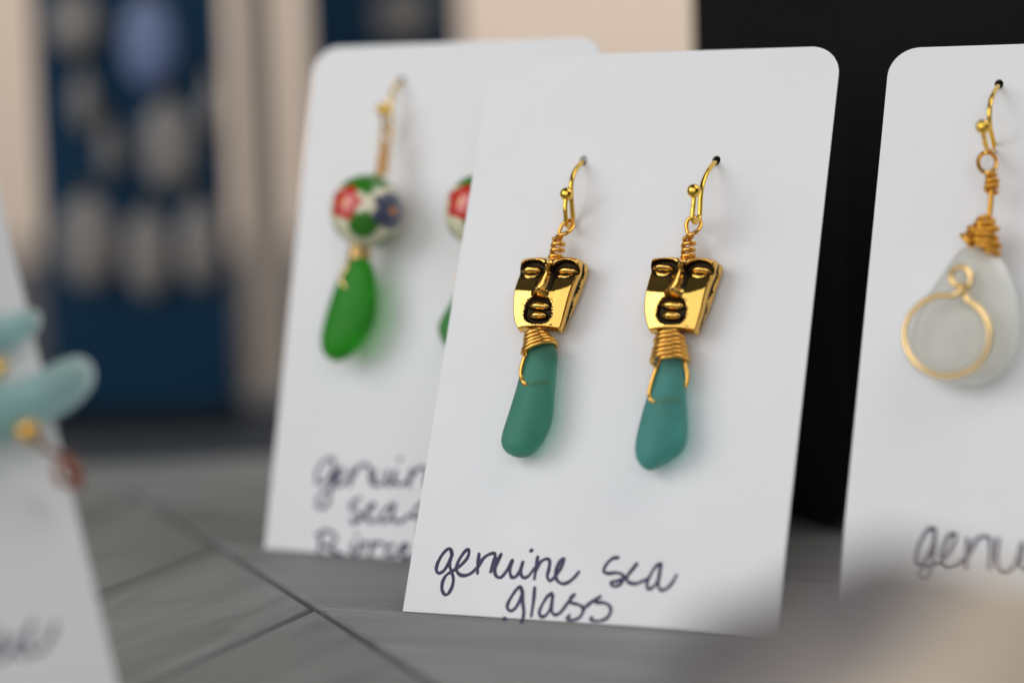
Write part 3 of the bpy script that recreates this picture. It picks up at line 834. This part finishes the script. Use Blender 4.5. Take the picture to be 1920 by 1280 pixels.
floral_earring(B2, 'earring with floral bead and paler green glass, mostly hidden behind front card', 216,
    [(892, 474), (877, 486), (868, 510), (858, 548), (840, 578), (823, 606), (825, 632), (845, 660), (870, 680), (905, 665), (925, 610), (927, 560), (918, 510), (908, 486)],
    [(890, 515), (884, 560), (872, 620)], M['green_b'], 6, (891, 890))

# white glass earring ------------------------------------------------
def white_earring():
    E = Ear(RIGHT, R1, 'earring with frosted white glass and a large gold wire hoop')
    hook(E, [(1865, 279), (1858, 283), (1850, 277), (1846, 262)], [(1867, 168), (1858, 188), (1855, 215), (1857, 240), (1863, 268)], (1843, 238), .36, 1.05)
    rng = [E.P(1851 + 17 * math.cos(t * math.pi / 6 + 1.2), 305 + 19 * math.sin(t * math.pi / 6 + 1.2), 4.2 + 1.4 * math.cos(t * math.pi / 6)) for t in range(12)]
    E.part('wire_eye', tube_data(catmull(rng + rng[:1], 4), .34, 8), M['wire'])
    coil(E, E.P(1861, 330, 4.2), E.P(1859, 358, 4.2), .7, .85, 2.8, .36, M['dark_wire'], 'wire_coil', seed=4)
    E.part('wire_stem', tube_data(catmull([E.P(1860, 345, 4.2), E.P(1857, 385, 4.0), E.P(1852, 425, 3.8)], 5), .4, 8), M['dark_wire'])
    # bundle of wound wire over the neck of the glass
    for k, (a, b, r0, r1, tn) in enumerate((((1848, 410), (1842, 470), .7, 2.2, 5.2), ((1860, 415), (1858, 482), .6, 1.2, 4.6), ((1838, 424), (1812, 456), .7, 1.2, 3.4))):
        coil(E, E.P(*a, 4.4), E.P(*b, 4.2), r0, r1, tn, .38, M['dark_wire'], 'wire_bundle', jit=.35, seed=20 + k, tilt=.5)
    out = [(1794, 474), (1838, 456), (1878, 484), (1906, 548), (1913, 620), (1895, 686), (1850, 719), (1790, 718), (1738, 702), (1708, 664), (1706, 614), (1732, 565), (1764, 520)]
    o = [E.P(px, py, 3.4) for px, py in out]; sp = [E.P(px, py, 3.4) for px, py in ((1830, 525), (1832, 600), (1785, 640))]
    E.part('sea_glass', puff_data(o, [Vector((q.x, q.y, 0)) for q in sp], 3.4, 2.7), M['white_glass'])
    pts = []
    for t in range(0, 13):                                        # little curl at the top
        a = math.radians(70 + 30 * t); r = 12 + 12 * t / 12
        pts.append(E.P(1799 + r * math.cos(a), 521 + 1.1 * r * math.sin(a), 8.0 - .4 * t / 12))
    for t in range(0, 25):                                        # the wide hoop
        a = math.radians(-62 + 14.2 * t)
        pts.append(E.P(1776 + 80 * math.cos(a), 629 + 76 * math.sin(a), 7.6 + .03 * t))
    pts.append(E.P(1806, 541, 8.6)); pts.append(E.P(1812, 534, 8.4))
    E.part('wire_hoop', tube_data(catmull(pts, 4), .43, 10), M['pale_wire'])
white_earring()

# aqua earring on the left card --------------------------------------
def aqua_earring():
    E = Ear(LEFT, L1, 'earring of two aqua glass pieces with a gold bead and copper wire')
    pts = [Vector((0, .3, -3)), Vector((0, 0, .3)), Vector((0, -2, 2.5)), Vector((0, -6, 3.5)), Vector((0, -10, 3.6)), Vector((0, -11, 4.6)), Vector((0, -9.5, 5.6)), Vector((0, -6, 5.4))]
    o = E.part('ear_hook', tube_data(catmull(pts, 6), .36, 8), M['hook']); E.part('hook_ball', ball_data((0, -6, 5.4), 1.05, 16, 12), M['hook'], o)
    up = [(-70, 600), (-20, 592), (20, 586), (55, 578), (76, 592), (70, 622), (38, 648), (0, 662), (-40, 678), (-75, 670)]
    lo = [(-85, 700), (-25, 710), (20, 713), (70, 695), (125, 668), (160, 672), (177, 702), (162, 742), (118, 780), (60, 802), (0, 834), (-50, 848), (-95, 790)]
    for out, sp, h in ((up, [(-30, 632), (45, 608)], 3.2), (lo, [(-30, 780), (50, 757), (135, 712)], 5.0)):
        oo = [E.P(px, py, h) for px, py in out]; ss_ = [E.P(px, py, h) for px, py in sp]
        E.part('aqua_glass', puff_data(oo, [Vector((q.x, q.y, 0)) for q in ss_], h, 1.15), M['aqua'])
    E.part('gold_bead', ball_data(E.P(52, 808, 7.0), 1.45, 18, 12), M['wire'])
    E.part('gold_bead', ball_data(E.P(-3, 690, 5.2), 1.2, 18, 12), M['hook'])
    q = Vector((0, -11, 4.4)); t = E.P(-20, 600, 4.4)
    E.part('wire_stem', tube_data(catmull([q, q.lerp(t, .4) + Vector((.5, 0, .4)), t, E.P(-30, 690, 2.2), E.P(-20, 760, 2.4), E.P(20, 800, 3.0)], 6), .36, 8), M['wire'])
    cw = simple('red_copper', (0.38, 0.14, 0.08, 1), .4, 1.0)
    c = [E.P(px, py, h) for px, py, h in ((52, 812, 6.6), (95, 846, 5.6), (135, 862, 5.0), (150, 888, 4.6), (136, 906, 4.4), (112, 900, 4.4), (104, 880, 4.6), (122, 866, 5.2), (146, 900, 5.2), (152, 918, 5.0))]
    E.part('copper_curl', tube_data(catmull(c, 6), .45, 8), cw)
aqua_earring()

# ------------------------------------------------------------------ stone in front
def stone():
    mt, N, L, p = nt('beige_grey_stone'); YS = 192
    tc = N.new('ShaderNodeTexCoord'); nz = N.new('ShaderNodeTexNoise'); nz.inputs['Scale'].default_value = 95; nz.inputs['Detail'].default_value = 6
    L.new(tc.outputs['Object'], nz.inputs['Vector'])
    sp = N.new('ShaderNodeSeparateXYZ'); L.new(tc.outputs['Generated'], sp.inputs[0])     # darker grey towards one end and the top, beige elsewhere
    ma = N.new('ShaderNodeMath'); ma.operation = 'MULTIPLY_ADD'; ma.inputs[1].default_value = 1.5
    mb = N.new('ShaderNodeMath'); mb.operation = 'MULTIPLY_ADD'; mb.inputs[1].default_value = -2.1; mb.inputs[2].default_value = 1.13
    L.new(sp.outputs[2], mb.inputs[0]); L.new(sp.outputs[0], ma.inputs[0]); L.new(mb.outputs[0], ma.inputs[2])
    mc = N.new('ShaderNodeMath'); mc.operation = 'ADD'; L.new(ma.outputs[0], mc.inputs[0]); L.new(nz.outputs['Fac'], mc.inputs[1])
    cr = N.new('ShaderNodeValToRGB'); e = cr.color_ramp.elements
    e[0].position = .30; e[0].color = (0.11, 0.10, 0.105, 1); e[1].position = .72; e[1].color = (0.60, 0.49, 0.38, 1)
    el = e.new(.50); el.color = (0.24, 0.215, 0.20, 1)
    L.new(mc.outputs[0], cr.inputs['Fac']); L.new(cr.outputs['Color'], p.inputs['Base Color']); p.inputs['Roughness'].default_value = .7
    c = on_plane(1700, 1320, Vector((0, YS, 0)), Vector((0, 1, 0)))
    bm = bmesh.new(); bmesh.ops.create_icosphere(bm, subdivisions=5, radius=1)
    ztop = on_plane(1650, 1055, Vector((0, YS, 0)), Vector((0, 1, 0))).z
    for v in bm.verts:
        d = v.co.normalized(); k = 1 + .16 * mnoise.noise(d * 1.7 + Vector((3, 1, 0))) + .06 * mnoise.noise(d * 5)
        v.co = Vector((d.x * 20 * k, d.y * 14 * k, d.z * ztop / 2 * k)) * S
    lo = min(v.co.z for v in bm.verts)
    for v in bm.verts: v.co.z -= lo
    for v in bm.verts:
        if v.co.z < .0012: v.co.z = .0012 + (v.co.z - .0012) * .1
    lo = min(v.co.z for v in bm.verts)
    for v in bm.verts: v.co.z -= lo
    me = bpy.data.meshes.new('stone'); bm.to_mesh(me); bm.free()
    me.polygons.foreach_set('use_smooth', [True] * len(me.polygons))
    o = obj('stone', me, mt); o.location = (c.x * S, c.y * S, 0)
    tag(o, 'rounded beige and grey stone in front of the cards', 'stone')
stone()
